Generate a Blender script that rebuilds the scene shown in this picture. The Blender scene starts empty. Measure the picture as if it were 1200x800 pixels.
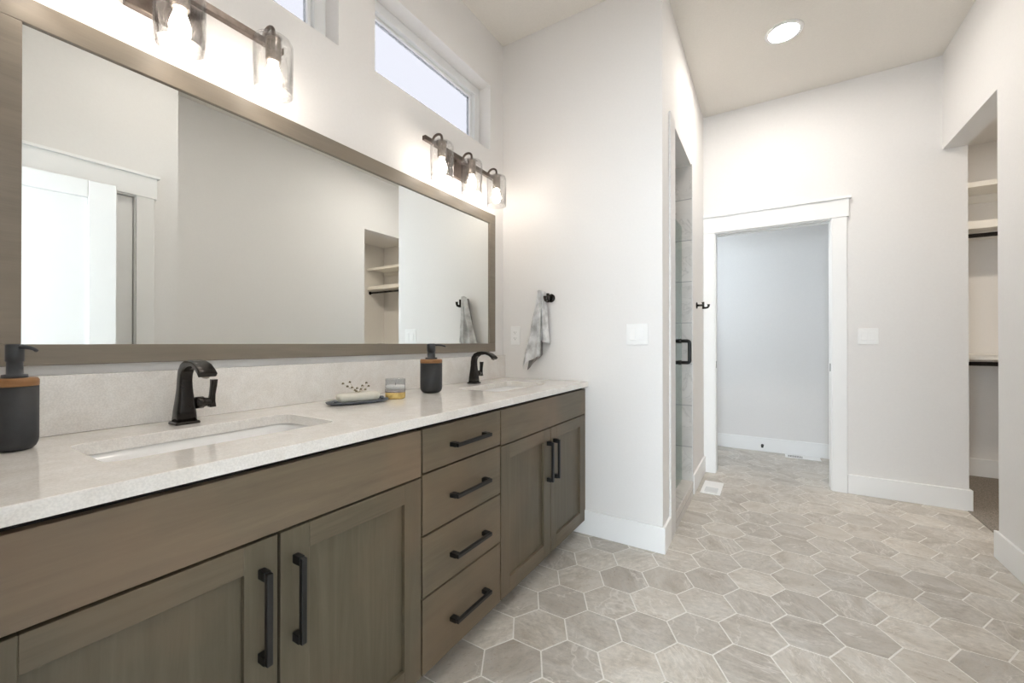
import bpy, bmesh, math, random
from mathutils import Vector, Matrix
random.seed(7)
PI = math.pi
scene = bpy.context.scene
COL = scene.collection

# ------------------------------------------------------------------ camera, world, exposure
cam_d = bpy.data.cameras.new('camera'); cam = bpy.data.objects.new('camera', cam_d); COL.objects.link(cam)
cam_d.sensor_width = 36.0; cam_d.lens = 36.0 * 483.53 / 1200.0; cam_d.clip_start = 0.02; cam_d.clip_end = 200
cam.location = (1.4907, 0.0, 1.116)
cam.rotation_euler = (PI / 2 + 0.0036, 0, 0.5556)
scene.camera = cam
vs = scene.view_settings
vs.view_transform = 'Standard'; vs.look = 'None'; vs.gamma = 1.0; vs.use_curve_mapping = False
vs.exposure = 0.17
SKY = 25.0            # daylight strength
BULB = 37.0          # radiance of each vanity bulb
CAN, FILL_NEAR, FILL_CLOSET = 196.0, 100.0, 205.0   # radiance of the far ceiling light and of two added, unseen ones
world = bpy.data.worlds.new('daylight'); scene.world = world; world.use_nodes = True
bgn = world.node_tree.nodes['Background']; bgn.inputs['Color'].default_value = (0.80, 0.90, 1.0, 1); bgn.inputs['Strength'].default_value = SKY
scene.cycles.use_denoising = True
scene.cycles.max_bounces = 10; scene.cycles.diffuse_bounces = 6; scene.cycles.glossy_bounces = 5
scene.cycles.transparent_max_bounces = 24; scene.cycles.transmission_bounces = 6
scene.cycles.sample_clamp_indirect = 10.0

def portal(name, loc, rot, sx, sy):
    L = bpy.data.lights.new(name, 'AREA'); L.shape = 'RECTANGLE'; L.size = sx; L.size_y = sy
    L.cycles.is_portal = True
    o = bpy.data.objects.new(name, L); COL.objects.link(o); o.location = loc; o.rotation_euler = rot
    return o
portal('daylight_portal', (1.2, -4.05, 1.35), (PI / 2, 0, 0), 3.2, 2.3)          # bedroom window, light goes to +y
portal('daylight_portal', (-0.17, 0.6055, 2.537), (0, -PI / 2, 0), 0.405, 0.90)
portal('daylight_portal', (-0.17, 1.691, 2.537), (0, -PI / 2, 0), 0.405, 0.90)
portal('daylight_portal', (-0.17, 4.52, 1.95), (0, -PI / 2, 0), 0.5, 0.7)

# ------------------------------------------------------------------ materials
def newmat(name):
    m = bpy.data.materials.new(name); m.use_nodes = True
    nt = m.node_tree; b = nt.nodes['Principled BSDF']
    return m, nt, b
def N(nt, t, **kw):
    n = nt.nodes.new(t)
    for k, v in kw.items():
        if k in n.inputs: n.inputs[k].default_value = v
        else: setattr(n, k, v)
    return n
def ramp(nt, stops, fac):
    r = nt.nodes.new('ShaderNodeValToRGB'); e = r.color_ramp.elements
    while len(e) < len(stops): e.new(0.5)
    for i, (p, c) in enumerate(stops):
        e[i].position = p; e[i].color = (c, c, c, 1) if not isinstance(c, tuple) else (*c, 1)
    nt.links.new(fac, r.inputs['Fac']); return r
def coords(nt, kind='Object', scale=(1, 1, 1), rot=(0, 0, 0)):
    tc = nt.nodes.new('ShaderNodeTexCoord'); mp = nt.nodes.new('ShaderNodeMapping')
    mp.inputs['Scale'].default_value = scale; mp.inputs['Rotation'].default_value = rot
    nt.links.new(tc.outputs[kind], mp.inputs['Vector']); return mp.outputs['Vector']
def mix(nt, a, b, fac, blend='MIX'):
    m = nt.nodes.new('ShaderNodeMix'); m.data_type = 'RGBA'; m.blend_type = blend
    for s, v in ((0, fac), (6, a), (7, b)):
        if hasattr(v, 'links') or hasattr(v, 'is_linked'): nt.links.new(v, m.inputs[s])
        elif isinstance(v, tuple): m.inputs[s].default_value = (*v, 1)
        else: m.inputs[s].default_value = v
    return m.outputs[2]
def bump(nt, b, h, strength, dist=0.002):
    bn = nt.nodes.new('ShaderNodeBump'); bn.inputs['Strength'].default_value = strength; bn.inputs['Distance'].default_value = dist
    nt.links.new(h, bn.inputs['Height']); nt.links.new(bn.outputs['Normal'], b.inputs['Normal'])

def plain(name, col, rough=0.5, metal=0.0, nscale=40, namt=0.05, bstr=0.0, spec=0.5):
    m, nt, b = newmat(name)
    v = coords(nt); n = N(nt, 'ShaderNodeTexNoise', Scale=nscale, Detail=4.0); nt.links.new(v, n.inputs['Vector'])
    lo = tuple(c * (1 - namt) for c in col); hi = tuple(min(1, c * (1 + namt)) for c in col)
    r = ramp(nt, [(0.3, lo), (0.7, hi)], n.outputs['Fac'])
    nt.links.new(r.outputs['Color'], b.inputs['Base Color'])
    b.inputs['Roughness'].default_value = rough; b.inputs['Metallic'].default_value = metal
    b.inputs['Specular IOR Level'].default_value = spec
    if bstr: bump(nt, b, n.outputs['Fac'], bstr)
    return m

M = {}
M['wall'] = plain('wall_paint', (0.815, 0.80, 0.787), 0.75, nscale=90, namt=0.01, bstr=0.06, spec=0.2)
M['ceil'] = plain('ceiling_paint', (0.79, 0.755, 0.705), 0.85, nscale=120, namt=0.02, bstr=0.15, spec=0.1)
M['trim'] = plain('trim_paint', (0.90, 0.90, 0.895), 0.4, nscale=10, namt=0.005)
M['plastic'] = plain('white_plastic', (0.89, 0.89, 0.885), 0.3, nscale=10, namt=0.005)
M['slot'] = plain('dark_slot', (0.10, 0.10, 0.10), 0.6)
M['vinyl'] = plain('window_vinyl', (0.82, 0.83, 0.83), 0.35, nscale=10, namt=0.01)
M['black'] = plain('black_metal', (0.005, 0.005, 0.0055), 0.42, metal=0.0, nscale=60, namt=0.2)
M['bronze'] = plain('oil_rubbed_bronze', (0.020, 0.0165, 0.014), 0.2, metal=0.5, nscale=55, namt=0.35)
M['lampbronze'] = plain('lamp_bronze', (0.13, 0.105, 0.09), 0.36, metal=0.75, nscale=50, namt=0.2)
M['socket'] = plain('lamp_socket_steel', (0.30, 0.265, 0.235), 0.3, metal=0.9, nscale=80, namt=0.25)
M['ceramic'] = plain('white_ceramic', (0.95, 0.95, 0.945), 0.12, nscale=6, namt=0.005)
M['bottle'] = plain('charcoal_bottle', (0.026, 0.028, 0.031), 0.5, nscale=60, namt=0.1)
M['pump'] = plain('charcoal_pump', (0.034, 0.038, 0.044), 0.36, nscale=60, namt=0.1)
M['carcass'] = plain('cabinet_gap_shade', (0.010, 0.0085, 0.007), 0.7, nscale=20, namt=0.1)  # near-black: shade of the gaps between the fronts put into the colour
M['carpet'] = plain('closet_carpet', (0.29, 0.26, 0.23), 0.95, nscale=180, namt=0.45, bstr=0.6, spec=0.05)
M['slate'] = plain('slate_tray', (0.10, 0.115, 0.135), 0.5, nscale=50, namt=0.25)
M['soap'] = plain('cream_soap', (0.70, 0.68, 0.60), 0.5, nscale=30, namt=0.05)
M['stem'] = plain('dry_stem', (0.50, 0.44, 0.30), 0.8, nscale=80, namt=0.2)
M['bud'] = plain('dry_bud', (0.20, 0.17, 0.10), 0.8, nscale=200, namt=0.4)
M['wax'] = plain('candle_wax', (0.88, 0.86, 0.82), 0.5, nscale=20, namt=0.02)
M['amber'] = plain('gold_glass_base', (0.62, 0.45, 0.16), 0.22, metal=0.45, nscale=70, namt=0.3)
M['smoke'] = plain('smoky_band', (0.33, 0.30, 0.30), 0.2, metal=0.2, nscale=60, namt=0.2)
M['shelf'] = plain('shelf_paint', (0.82, 0.80, 0.76), 0.45, nscale=10, namt=0.01)
M['steel'] = plain('brushed_trim', (0.70, 0.69, 0.68), 0.35, metal=0.0, nscale=60, namt=0.06)
M['bedfloor'] = plain('bedroom_carpet', (0.45, 0.43, 0.40), 0.95, nscale=150, namt=0.2)

def wood(name, axis, dark, light, tint):
    m, nt, b = newmat(name)
    sc = {'y': (9, 0.9, 14), 'z': (9, 14, 0.9)}[axis]
    v = coords(nt, 'Object', sc)
    n1 = N(nt, 'ShaderNodeTexNoise', Scale=2.2, Detail=8.0, Roughness=0.62, Distortion=0.9); nt.links.new(v, n1.inputs['Vector'])
    v2 = coords(nt, 'Object', tuple(s * 5 for s in sc))
    n2 = N(nt, 'ShaderNodeTexNoise', Scale=3.5, Detail=5.0, Roughness=0.7); nt.links.new(v2, n2.inputs['Vector'])
    v3 = coords(nt, 'Object', (1.8, 1.8, 1.8))
    n3 = N(nt, 'ShaderNodeTexNoise', Scale=1.6, Detail=3.0); nt.links.new(v3, n3.inputs['Vector'])
    r1 = ramp(nt, [(0.22, dark), (0.80, light)], n1.outputs['Fac'])
    r2 = ramp(nt, [(0.30, 0.93), (0.70, 1.05)], n2.outputs['Fac'])
    c = mix(nt, r1.outputs['Color'], r2.outputs['Color'], 0.8, 'MULTIPLY')
    r3 = ramp(nt, [(0.42, 0.0), (0.66, 0.65)], n3.outputs['Fac'])
    c = mix(nt, c, tint, r3.outputs['Color'])
    nt.links.new(c, b.inputs['Base Color'])
    b.inputs['Roughness'].default_value = 0.42; b.inputs['Specular IOR Level'].default_value = 0.35
    bump(nt, b, n2.outputs['Fac'], 0.05)
    return m
M['wood_h'] = wood('taupe_wood_across', 'y', (0.135, 0.105, 0.070), (0.205, 0.160, 0.110), (0.225, 0.150, 0.094))
M['wood_rail'] = wood('taupe_wood_rail', 'y', (0.104, 0.085, 0.057), (0.165, 0.136, 0.093), (0.184, 0.130, 0.081))
M['wood_v'] = wood('taupe_wood_upright', 'z', (0.088, 0.074, 0.048), (0.140, 0.119, 0.082), (0.165, 0.117, 0.074))
M['frame_wood'] = wood('mirror_frame_wood', 'y', (0.190, 0.162, 0.130), (0.26, 0.225, 0.183), (0.24, 0.198, 0.150))
M['collar'] = wood('acacia_collar', 'y', (0.20, 0.095, 0.035), (0.40, 0.21, 0.09), (0.32, 0.16, 0.06))

# quartz
def quartz():
    m, nt, b = newmat('quartz')
    v = coords(nt)
    n1 = N(nt, 'ShaderNodeTexNoise', Scale=260.0, Detail=2.0); n2 = N(nt, 'ShaderNodeTexNoise', Scale=14.0, Detail=6.0, Roughness=0.65, Distortion=0.6)
    n3 = N(nt, 'ShaderNodeTexVoronoi', Scale=150.0)
    for n in (n1, n2, n3): nt.links.new(v, n.inputs['Vector'])
    r2 = ramp(nt, [(0.32, (0.79, 0.755, 0.71)), (0.68, (0.88, 0.86, 0.83))], n2.outputs['Fac'])
    r1 = ramp(nt, [(0.40, 0.92), (0.60, 1.03)], n1.outputs['Fac'])
    c = mix(nt, r2.outputs['Color'], r1.outputs['Color'], 0.8, 'MULTIPLY')
    r3 = ramp(nt, [(0.0, 1.0), (0.16, 0.0)], n3.outputs['Distance'])
    c = mix(nt, c, (0.50, 0.47, 0.43), mix(nt, (0, 0, 0), r3.outputs['Color'], 0.35))
    nt.links.new(c, b.inputs['Base Color']); b.inputs['Roughness'].default_value = 0.10
    return m
M['quartz'] = quartz()

def hex_tile():
    m, nt, b = newmat('hex_tile')
    uv = N(nt, 'ShaderNodeUVMap', uv_map='tile'); rn = N(nt, 'ShaderNodeUVMap', uv_map='rnd')
    n1 = N(nt, 'ShaderNodeTexNoise', Scale=5.0, Detail=8.0, Roughness=0.62, Distortion=0.8)
    n2 = N(nt, 'ShaderNodeTexNoise', Scale=34.0, Detail=7.0, Roughness=0.75)
    n3 = N(nt, 'ShaderNodeTexNoise', Scale=3.0, Detail=6.0, Roughness=0.6, Distortion=1.2)
    n4 = N(nt, 'ShaderNodeTexNoise', Scale=1.6, Detail=5.0, Roughness=0.6, Distortion=1.0)
    for n in (n1, n2, n3, n4): nt.links.new(uv.outputs['UV'], n.inputs['Vector'])
    c = ramp(nt, [(0.28, (0.470, 0.425, 0.370)), (0.50, (0.635, 0.600, 0.550)), (0.74, (0.720, 0.700, 0.665))], n1.outputs['Fac']).outputs['Color']
    c = mix(nt, c, ramp(nt, [(0.33, 0.70), (0.66, 1.13)], n2.outputs['Fac']).outputs['Color'], 0.8, 'MULTIPLY')
    sep = N(nt, 'ShaderNodeSeparateXYZ'); nt.links.new(rn.outputs['UV'], sep.inputs[0])
    c = mix(nt, c, ramp(nt, [(0.0, (0.86, 0.85, 0.84)), (1.0, (1.08, 1.07, 1.05))], sep.outputs['X']).outputs['Color'], 1.0, 'MULTIPLY')
    vein = ramp(nt, [(0.484, 0.0), (0.499, 1.0), (0.501, 1.0), (0.516, 0.0)], n3.outputs['Fac']).outputs['Color']
    patch = ramp(nt, [(0.48, 0.0), (0.60, 0.75)], n2.outputs['Fac']).outputs['Color']
    gate = ramp(nt, [(0.52, 0.0), (0.60, 1.0)], n4.outputs['Fac']).outputs['Color']
    c = mix(nt, c, (0.29, 0.235, 0.18), mix(nt, (0, 0, 0), patch, mix(nt, gate, vein, 0.5)))
    white = ramp(nt, [(0.492, 0.0), (0.5, 0.9), (0.508, 0.0)], n4.outputs['Fac']).outputs['Color']
    c = mix(nt, c, (0.80, 0.77, 0.73), mix(nt, (0, 0, 0), white, 0.6))
    nt.links.new(c, b.inputs['Base Color']); b.inputs['Roughness'].default_value = 0.42; b.inputs['Specular IOR Level'].default_value = 0.35
    return m
M['hex'] = hex_tile()
M['grout'] = plain('grout', (0.84, 0.82, 0.78), 0.85, nscale=200, namt=0.06)

def shower_tile():
    m, nt, b = newmat('shower_marble_tile')
    v = coords(nt)
    sp = N(nt, 'ShaderNodeSeparateXYZ'); nt.links.new(v, sp.inputs[0])
    ad = N(nt, 'ShaderNodeMath', operation='ADD'); nt.links.new(sp.outputs[0], ad.inputs[0]); nt.links.new(sp.outputs[1], ad.inputs[1])
    cb = N(nt, 'ShaderNodeCombineXYZ'); nt.links.new(ad.outputs[0], cb.inputs[0]); nt.links.new(sp.outputs[2], cb.inputs[1])
    br = N(nt, 'ShaderNodeTexBrick'); br.inputs['Scale'].default_value = 1.0
    br.inputs['Brick Width'].default_value = 0.61; br.inputs['Row Height'].default_value = 0.303
    br.inputs['Mortar Size'].default_value = 0.0035; br.inputs['Mortar Smooth'].default_value = 0.1
    br.inputs['Color1'].default_value = (0.66, 0.63, 0.59, 1); br.inputs['Color2'].default_value = (0.60, 0.575, 0.545, 1)
    br.inputs['Mortar'].default_value = (0.36, 0.35, 0.34, 1)
    mp = N(nt, 'ShaderNodeMapping'); mp.inputs['Location'].default_value = (0.11, -0.052, 0)
    nt.links.new(cb.outputs[0], mp.inputs['Vector']); nt.links.new(mp.outputs[0], br.inputs['Vector'])
    n = N(nt, 'ShaderNodeTexNoise', Scale=5.0, Detail=8.0, Roughness=0.6, Distortion=1.2); nt.links.new(v, n.inputs['Vector'])
    vein = ramp(nt, [(0.485, 0.0), (0.50, 0.7), (0.515, 0.0)], n.outputs['Fac']).outputs['Color']
    c = mix(nt, br.outputs['Color'], ramp(nt, [(0.3, 0.84), (0.7, 1.1)], n.outputs['Fac']).outputs['Color'], 0.8, 'MULTIPLY')
    c = mix(nt, c, (0.28, 0.26, 0.24), mix(nt, (0, 0, 0), vein, 0.6))
    nt.links.new(c, b.inputs['Base Color']); b.inputs['Roughness'].default_value = 0.3
    return m
M['showertile'] = shower_tile()

def towel_mat(name, col):
    m, nt, b = newmat(name)
    v = coords(nt)
    n = N(nt, 'ShaderNodeTexNoise', Scale=16.0, Detail=5.0); n2 = N(nt, 'ShaderNodeTexNoise', Scale=420.0, Detail=2.0)
    for q in (n, n2): nt.links.new(v, q.inputs['Vector'])
    c = ramp(nt, [(0.34, tuple(x * 0.55 for x in col)), (0.62, col)], n.outputs['Fac']).outputs['Color']  # darker blotches painted in for the shade of the folds
    nt.links.new(c, b.inputs['Base Color']); b.inputs['Roughness'].default_value = 0.95; b.inputs['Specular IOR Level'].default_value = 0.1
    bump(nt, b, n2.outputs['Fac'], 0.5)
    return m
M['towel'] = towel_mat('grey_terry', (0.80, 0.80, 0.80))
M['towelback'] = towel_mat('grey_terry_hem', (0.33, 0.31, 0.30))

def glassy(name, tint, rough=0.0, refl=0.9, haze=0.0, hazecol=(0.8, 0.8, 0.8), seed=False):
    m = bpy.data.materials.new(name); m.use_nodes = True; nt = m.node_tree; nt.nodes.clear()
    out = N(nt, 'ShaderNodeOutputMaterial'); tr = N(nt, 'ShaderNodeBsdfTransparent'); tr.inputs['Color'].default_value = (*tint, 1)
    gl = N(nt, 'ShaderNodeBsdfGlossy'); gl.inputs['Roughness'].default_value = rough
    lw = N(nt, 'ShaderNodeLayerWeight'); lw.inputs['Blend'].default_value = 0.5
    pw = N(nt, 'ShaderNodeMath', operation='POWER'); nt.links.new(lw.outputs['Facing'], pw.inputs[0]); pw.inputs[1].default_value = 4.0
    fr = N(nt, 'ShaderNodeMath', operation='MULTIPLY_ADD'); nt.links.new(pw.outputs[0], fr.inputs[0]); fr.inputs[1].default_value = refl * 0.6; fr.inputs[2].default_value = refl * 0.035
    mx = N(nt, 'ShaderNodeMixShader'); nt.links.new(fr.outputs[0], mx.inputs[0]); nt.links.new(tr.outputs[0], mx.inputs[1]); nt.links.new(gl.outputs[0], mx.inputs[2])
    last = mx.outputs[0]
    if seed:            # bubbles in the glass and the darker look of glass seen edge-on
        v = coords(nt); vo = N(nt, 'ShaderNodeTexVoronoi', Scale=210.0); nt.links.new(v, vo.inputs['Vector'])
        rr = ramp(nt, [(0.20, 0.55), (0.28, 1.0)], vo.outputs['Distance'])
        pw2 = N(nt, 'ShaderNodeMath', operation='POWER'); nt.links.new(lw.outputs['Facing'], pw2.inputs[0]); pw2.inputs[1].default_value = 9.0
        edge = mix(nt, tint, (0.30, 0.30, 0.31), pw2.outputs[0])
        nt.links.new(mix(nt, edge, rr.outputs['Color'], 1.0, 'MULTIPLY'), tr.inputs['Color'])
        bn = N(nt, 'ShaderNodeBump'); bn.inputs['Strength'].default_value = 0.6; bn.inputs['Distance'].default_value = 0.002
        nt.links.new(vo.outputs['Distance'], bn.inputs['Height']); nt.links.new(bn.outputs[0], gl.inputs['Normal'])
    nt.links.new(last, out.inputs['Surface'])
    return m
M['shade'] = glassy('seeded_glass', (0.985, 0.985, 0.985), 0.03, 1.1, 0.012, (0.85, 0.83, 0.80), seed=True)
M['showerglass'] = glassy('shower_glass', (0.86, 0.92, 0.90), 0.0, 0.9)
M['pane'] = glassy('frosted_dimmed_glass', (0.199, 0.190, 0.190), 0.3, 0.3)  # strong tint put in to dim the sky seen through these panes
M['clearglass'] = glassy('clear_glass', (0.90, 0.91, 0.92), 0.02, 0.8)
M['bedpane'] = glassy('bedroom_window_glass', (0.92, 0.93, 0.93), 0.0, 0.6)

m, nt, b = newmat('mirror_silver'); b.inputs['Base Color'].default_value = (0.87, 0.89, 0.875, 1); b.inputs['Metallic'].default_value = 1.0; b.inputs['Roughness'].default_value = 0.0
n_ = N(nt, 'ShaderNodeTexNoise', Scale=3.0); nt.links.new(coords(nt), n_.inputs['Vector'])
nt.links.new(ramp(nt, [(0.0, (0.865, 0.885, 0.87)), (1.0, (0.875, 0.895, 0.88))], n_.outputs['Fac']).outputs['Color'], b.inputs['Base Color'])
M['mirror'] = m
def emit(name, col, st):
    m, nt, b = newmat(name); b.inputs['Base Color'].default_value = (0.9, 0.9, 0.88, 1)
    b.inputs['Emission Color'].default_value = (*col, 1); b.inputs['Emission Strength'].default_value = st
    return m
M['bulb'] = emit('bulb_glow', (1.0, 0.90, 0.79), BULB)
for k_, st_ in (('can', CAN), ('fill_near', FILL_NEAR), ('fill_closet', FILL_CLOSET)): M[k_] = emit('downlight_lens', (1.0, 0.88, 0.72) if k_ == 'fill_closet' else (1.0, 0.94, 0.87), st_)

# ------------------------------------------------------------------ mesh helpers
class MB:
    def __init__(s): s.bm = bmesh.new(); s.mi = 0
    def _f(s, vs, sm=False):
        try:
            f = s.bm.faces.new(vs); f.smooth = sm; f.material_index = s.mi; return f
        except ValueError: return None
    def box(s, x0, x1, y0, y1, z0, z1):
        v = [s.bm.verts.new((x, y, z)) for z in (z0, z1) for y in (y0, y1) for x in (x0, x1)]
        for q in ((0, 2, 3, 1), (4, 5, 7, 6), (0, 1, 5, 4), (2, 6, 7, 3), (0, 4, 6, 2), (1, 3, 7, 5)): s._f([v[i] for i in q])
        return s
    def rings(s, rings, close=True, caps=True, sm=True):
        R = [[s.bm.verts.new(p) for p in r] for r in rings]
        n = len(R[0])
        for a, b in zip(R, R[1:]):
            for i in range(n if close else n - 1):
                j = (i + 1) % n; s._f([a[i], a[j], b[j], b[i]], sm)
        if caps: s._f(list(reversed(R[0])), False); s._f(R[-1], False)
        return s
    def lathe(s, prof, c=(0, 0, 0), n=32, caps=True, sm=True):
        return s.rings([[(c[0] + r * math.cos(2 * PI * i / n), c[1] + r * math.sin(2 * PI * i / n), c[2] + z) for i in range(n)] for r, z in prof], caps=caps, sm=sm)
    def shell(s, prof, c=(0, 0, 0), n=32):      # closed profile revolved into a torus-like shell
        return s.lathe(prof + [prof[0]], c, n, caps=False)
    def tube(s, pts, r, n=12, sm=True):
        pts = [Vector(p) for p in pts]; rs = r if isinstance(r, (list, tuple)) else [r] * len(pts); out = []
        t0 = (pts[1] - pts[0]).normalized(); up = Vector((0, 0, 1)) if abs(t0.z) < 0.9 else Vector((0, 1, 0))
        u = t0.cross(up).normalized()
        for i, p in enumerate(pts):
            t = (pts[min(i + 1, len(pts) - 1)] - pts[max(i - 1, 0)]).normalized()
            u = (u - t * u.dot(t)).normalized(); w = t.cross(u)
            out.append([p + (u * math.cos(2 * PI * k / n) + w * math.sin(2 * PI * k / n)) * rs[i] for k in range(n)])
        return s.rings(out, sm=sm)
    def build(s, name, mat, parent=None, bevel=0.0, seg=2, loc=None, weld=False):
        if weld: bmesh.ops.remove_doubles(s.bm, verts=s.bm.verts, dist=1e-5)
        bmesh.ops.recalc_face_normals(s.bm, faces=s.bm.faces)
        me = bpy.data.meshes.new(name); s.bm.to_mesh(me); s.bm.free()
        for mm in (mat if isinstance(mat, (list, tuple)) else [mat]): me.materials.append(M[mm] if isinstance(mm, str) else mm)
        o = bpy.data.objects.new(name, me); COL.objects.link(o)
        if parent: o.parent = parent
        if loc: o.location = loc
        if bevel:
            md = o.modifiers.new('bevel', 'BEVEL'); md.width = bevel; md.segments = seg; md.limit_method = 'ANGLE'; md.angle_limit = math.radians(40)
        return o
def thing(name, label, cat, loc=(0, 0, 0), rz=0.0, group=None):
    o = bpy.data.objects.new(name, None); COL.objects.link(o); o.location = loc; o.rotation_euler = (0, 0, rz); o.empty_display_size = 0.05
    return tag(o, label, cat, group)
def tag(o, label, cat, group=None):
    o['label'] = label; o['category'] = cat
    if group: o['group'] = group
    return o
def struct(o): o['kind'] = 'structure'; return o
def copy_tree(o, parent=None):
    c = o.copy(); COL.objects.link(c)
    if parent: c.parent = parent
    for ch in list(o.children): copy_tree(ch, c)
    return c
def bx(name, mat, x0, x1, y0, y1, z0, z1, parent=None, bevel=0.0):
    return MB().box(x0, x1, y0, y1, z0, z1).build(name, mat, parent, bevel)
def slab(name, mat, axis, a0, a1, u0, u1, v0, v1, holes=(), bevel=0.0):
    """wall slab: axis = thin direction; u = the other horizontal axis (or x for z slabs); v = z (or y)."""
    us = sorted({u0, u1} | {h[0] for h in holes} | {h[1] for h in holes}); vs_ = sorted({v0, v1} | {h[2] for h in holes} | {h[3] for h in holes})
    us = [u for u in us if u0 <= u <= u1]; vs_ = [v for v in vs_ if v0 <= v <= v1]
    def solid(i, j):
        if i < 0 or j < 0 or i >= len(us) - 1 or j >= len(vs_) - 1: return False
        cu = (us[i] + us[i + 1]) / 2; cv = (vs_[j] + vs_[j + 1]) / 2
        return not any(h[0] < cu < h[1] and h[2] < cv < h[3] for h in holes)
    P = {'x': lambda a, u, v: (a, u, v), 'y': lambda a, u, v: (u, a, v), 'z': lambda a, u, v: (u, v, a)}[axis]
    b = MB()
    def quad(*pts): b._f([b.bm.verts.new(p) for p in pts])
    for i in range(len(us) - 1):
        for j in range(len(vs_) - 1):
            if not solid(i, j): continue
            ua, ub, va, vb = us[i], us[i + 1], vs_[j], vs_[j + 1]
            for a in (a0, a1): quad(P(a, ua, va), P(a, ub, va), P(a, ub, vb), P(a, ua, vb))
            if not solid(i - 1, j): quad(P(a0, ua, va), P(a1, ua, va), P(a1, ua, vb), P(a0, ua, vb))
            if not solid(i + 1, j): quad(P(a0, ub, va), P(a1, ub, va), P(a1, ub, vb), P(a0, ub, vb))
            if not solid(i, j - 1): quad(P(a0, ua, va), P(a1, ua, va), P(a1, ub, va), P(a0, ub, va))
            if not solid(i, j + 1): quad(P(a0, ua, vb), P(a1, ua, vb), P(a1, ub, vb), P(a0, ub, vb))
    return struct(b.build(name, mat, weld=True, bevel=bevel))
def rrect(cx, cy, hx, hy, r, n=6):
    out = []
    for k, (sx, sy) in enumerate(((1, 1), (-1, 1), (-1, -1), (1, -1))):
        for i in range(n + 1):
            a = PI / 2 * (k + i / n)
            out.append((cx + sx * (hx - r) + r * math.cos(a), cy + sy * (hy - r) + r * math.sin(a)))
    return out

# ------------------------------------------------------------------ room shell
H = 3.08; YS = 2.289; YB = 3.938; XS = 1.0132; XR = 2.505; T = 0.12; XD = 1.985; YC = 1.195; YF = 0.03
WZ0, WZ1 = 2.332, 2.742
W1 = (0.155, 1.056); W2 = (1.24, 2.142); W3 = (4.17, 4.87)
slab('wall_left', 'wall', 'x', -0.16, 0, -0.09, 5.11, 0, H, [(*W1, WZ0, WZ1), (*W2, WZ0, WZ1), (*W3, 1.7, 2.2)])
slab('wall_end', 'wall', 'y', YS, YS + T, 0, XS, 0, H)
slab('wall_shower', 'wall', 'x', 0.89, XS, YS + T, YB, 0, H, [(2.585, 3.26, 0, 2.42)])
DO0, DO1, DOZ = 1.109, 1.894, 2.052
slab('wall_back', 'wall', 'y', YB, YB + T, 0.0, XR + T, 0, H, [(DO0 - 0.018, DO1 + 0.018, 0, DOZ + 0.018)])
slab('wall_right', 'wall', 'x', XR, XR + T, YC, YB, 0, H, [(3.15, YB, 0, 2.436)])
slab('wall_entry_side', 'wall', 'x', XD, XD + T, -0.09, YC, 0, H, [(0.19, 0.984, 0, 2.07)])
slab('wall_return', 'wall', 'y', YC - T, YC, XD + T, XR + T, 0, H)
slab('wall_front', 'wall', 'y', -0.09, YF, 0, XD, 0, H, [(1.085, 1.905, 0, 2.07)])
slab('wall_alcove_far', 'wall', 'y', 4.994, 5.11, 0, XR + T, 0, H)
slab('wall_alcove_right', 'wall', 'x', XR, XR + T, YB + T, 4.994, 0, H)
slab('wall_closet_far', 'wall', 'y', 4.99, 5.11, XR + T, 4.42, 0, 2.78)
slab('wall_closet_right', 'wall', 'x', 4.30, 4.42, 2.0, 4.99, 0, 2.78)
slab('wall_closet_near', 'wall', 'y', 1.88, 2.0, XR + T, 4.42, 0, 2.78)
slab('ceiling', 'ceil', 'z', H, H + 0.12, -0.16, XR + T, -0.09, 5.11)
slab('ceiling_closet', 'wall', 'z', 2.78, 2.9, XR + T, 4.42, 1.88, 5.11)
slab('ceiling_shower', 'wall', 'z', 2.422, 2.5, 0, 0.89, YS + T, 3.27)
slab('ceiling_alcove', 'ceil', 'z', 2.72, 2.84, 0, XR, YB + T, 4.994)
# bedroom behind the camera
slab('floor_bedroom', 'bedfloor', 'z', -0.06, -0.005, -1.2, 4.0, -4.12, -0.09)
slab('ceiling_bedroom', 'ceil', 'z', 2.75, 2.87, -1.2, 4.0, -4.12, -0.09)
slab('wall_bedroom_far', 'wall', 'y', -4.12, -4.0, -1.2, 4.0, -0.005, 2.75, [(-0.4, 2.8, 0.2, 2.5)])
slab('wall_bedroom_left', 'wall', 'x', -1.32, -1.2, -4.12, -0.09, -0.005, 2.75)
slab('wall_bedroom_right', 'wall', 'x', 4.0, 4.12, -4.12, -0.09, -0.005, 2.75)
slab('wall_bedroom_near', 'wall', 'y', -0.10, -0.09, -1.2, 4.0, -0.005, 2.75, [(1.085, 1.905, -0.005, 2.07)])

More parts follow.
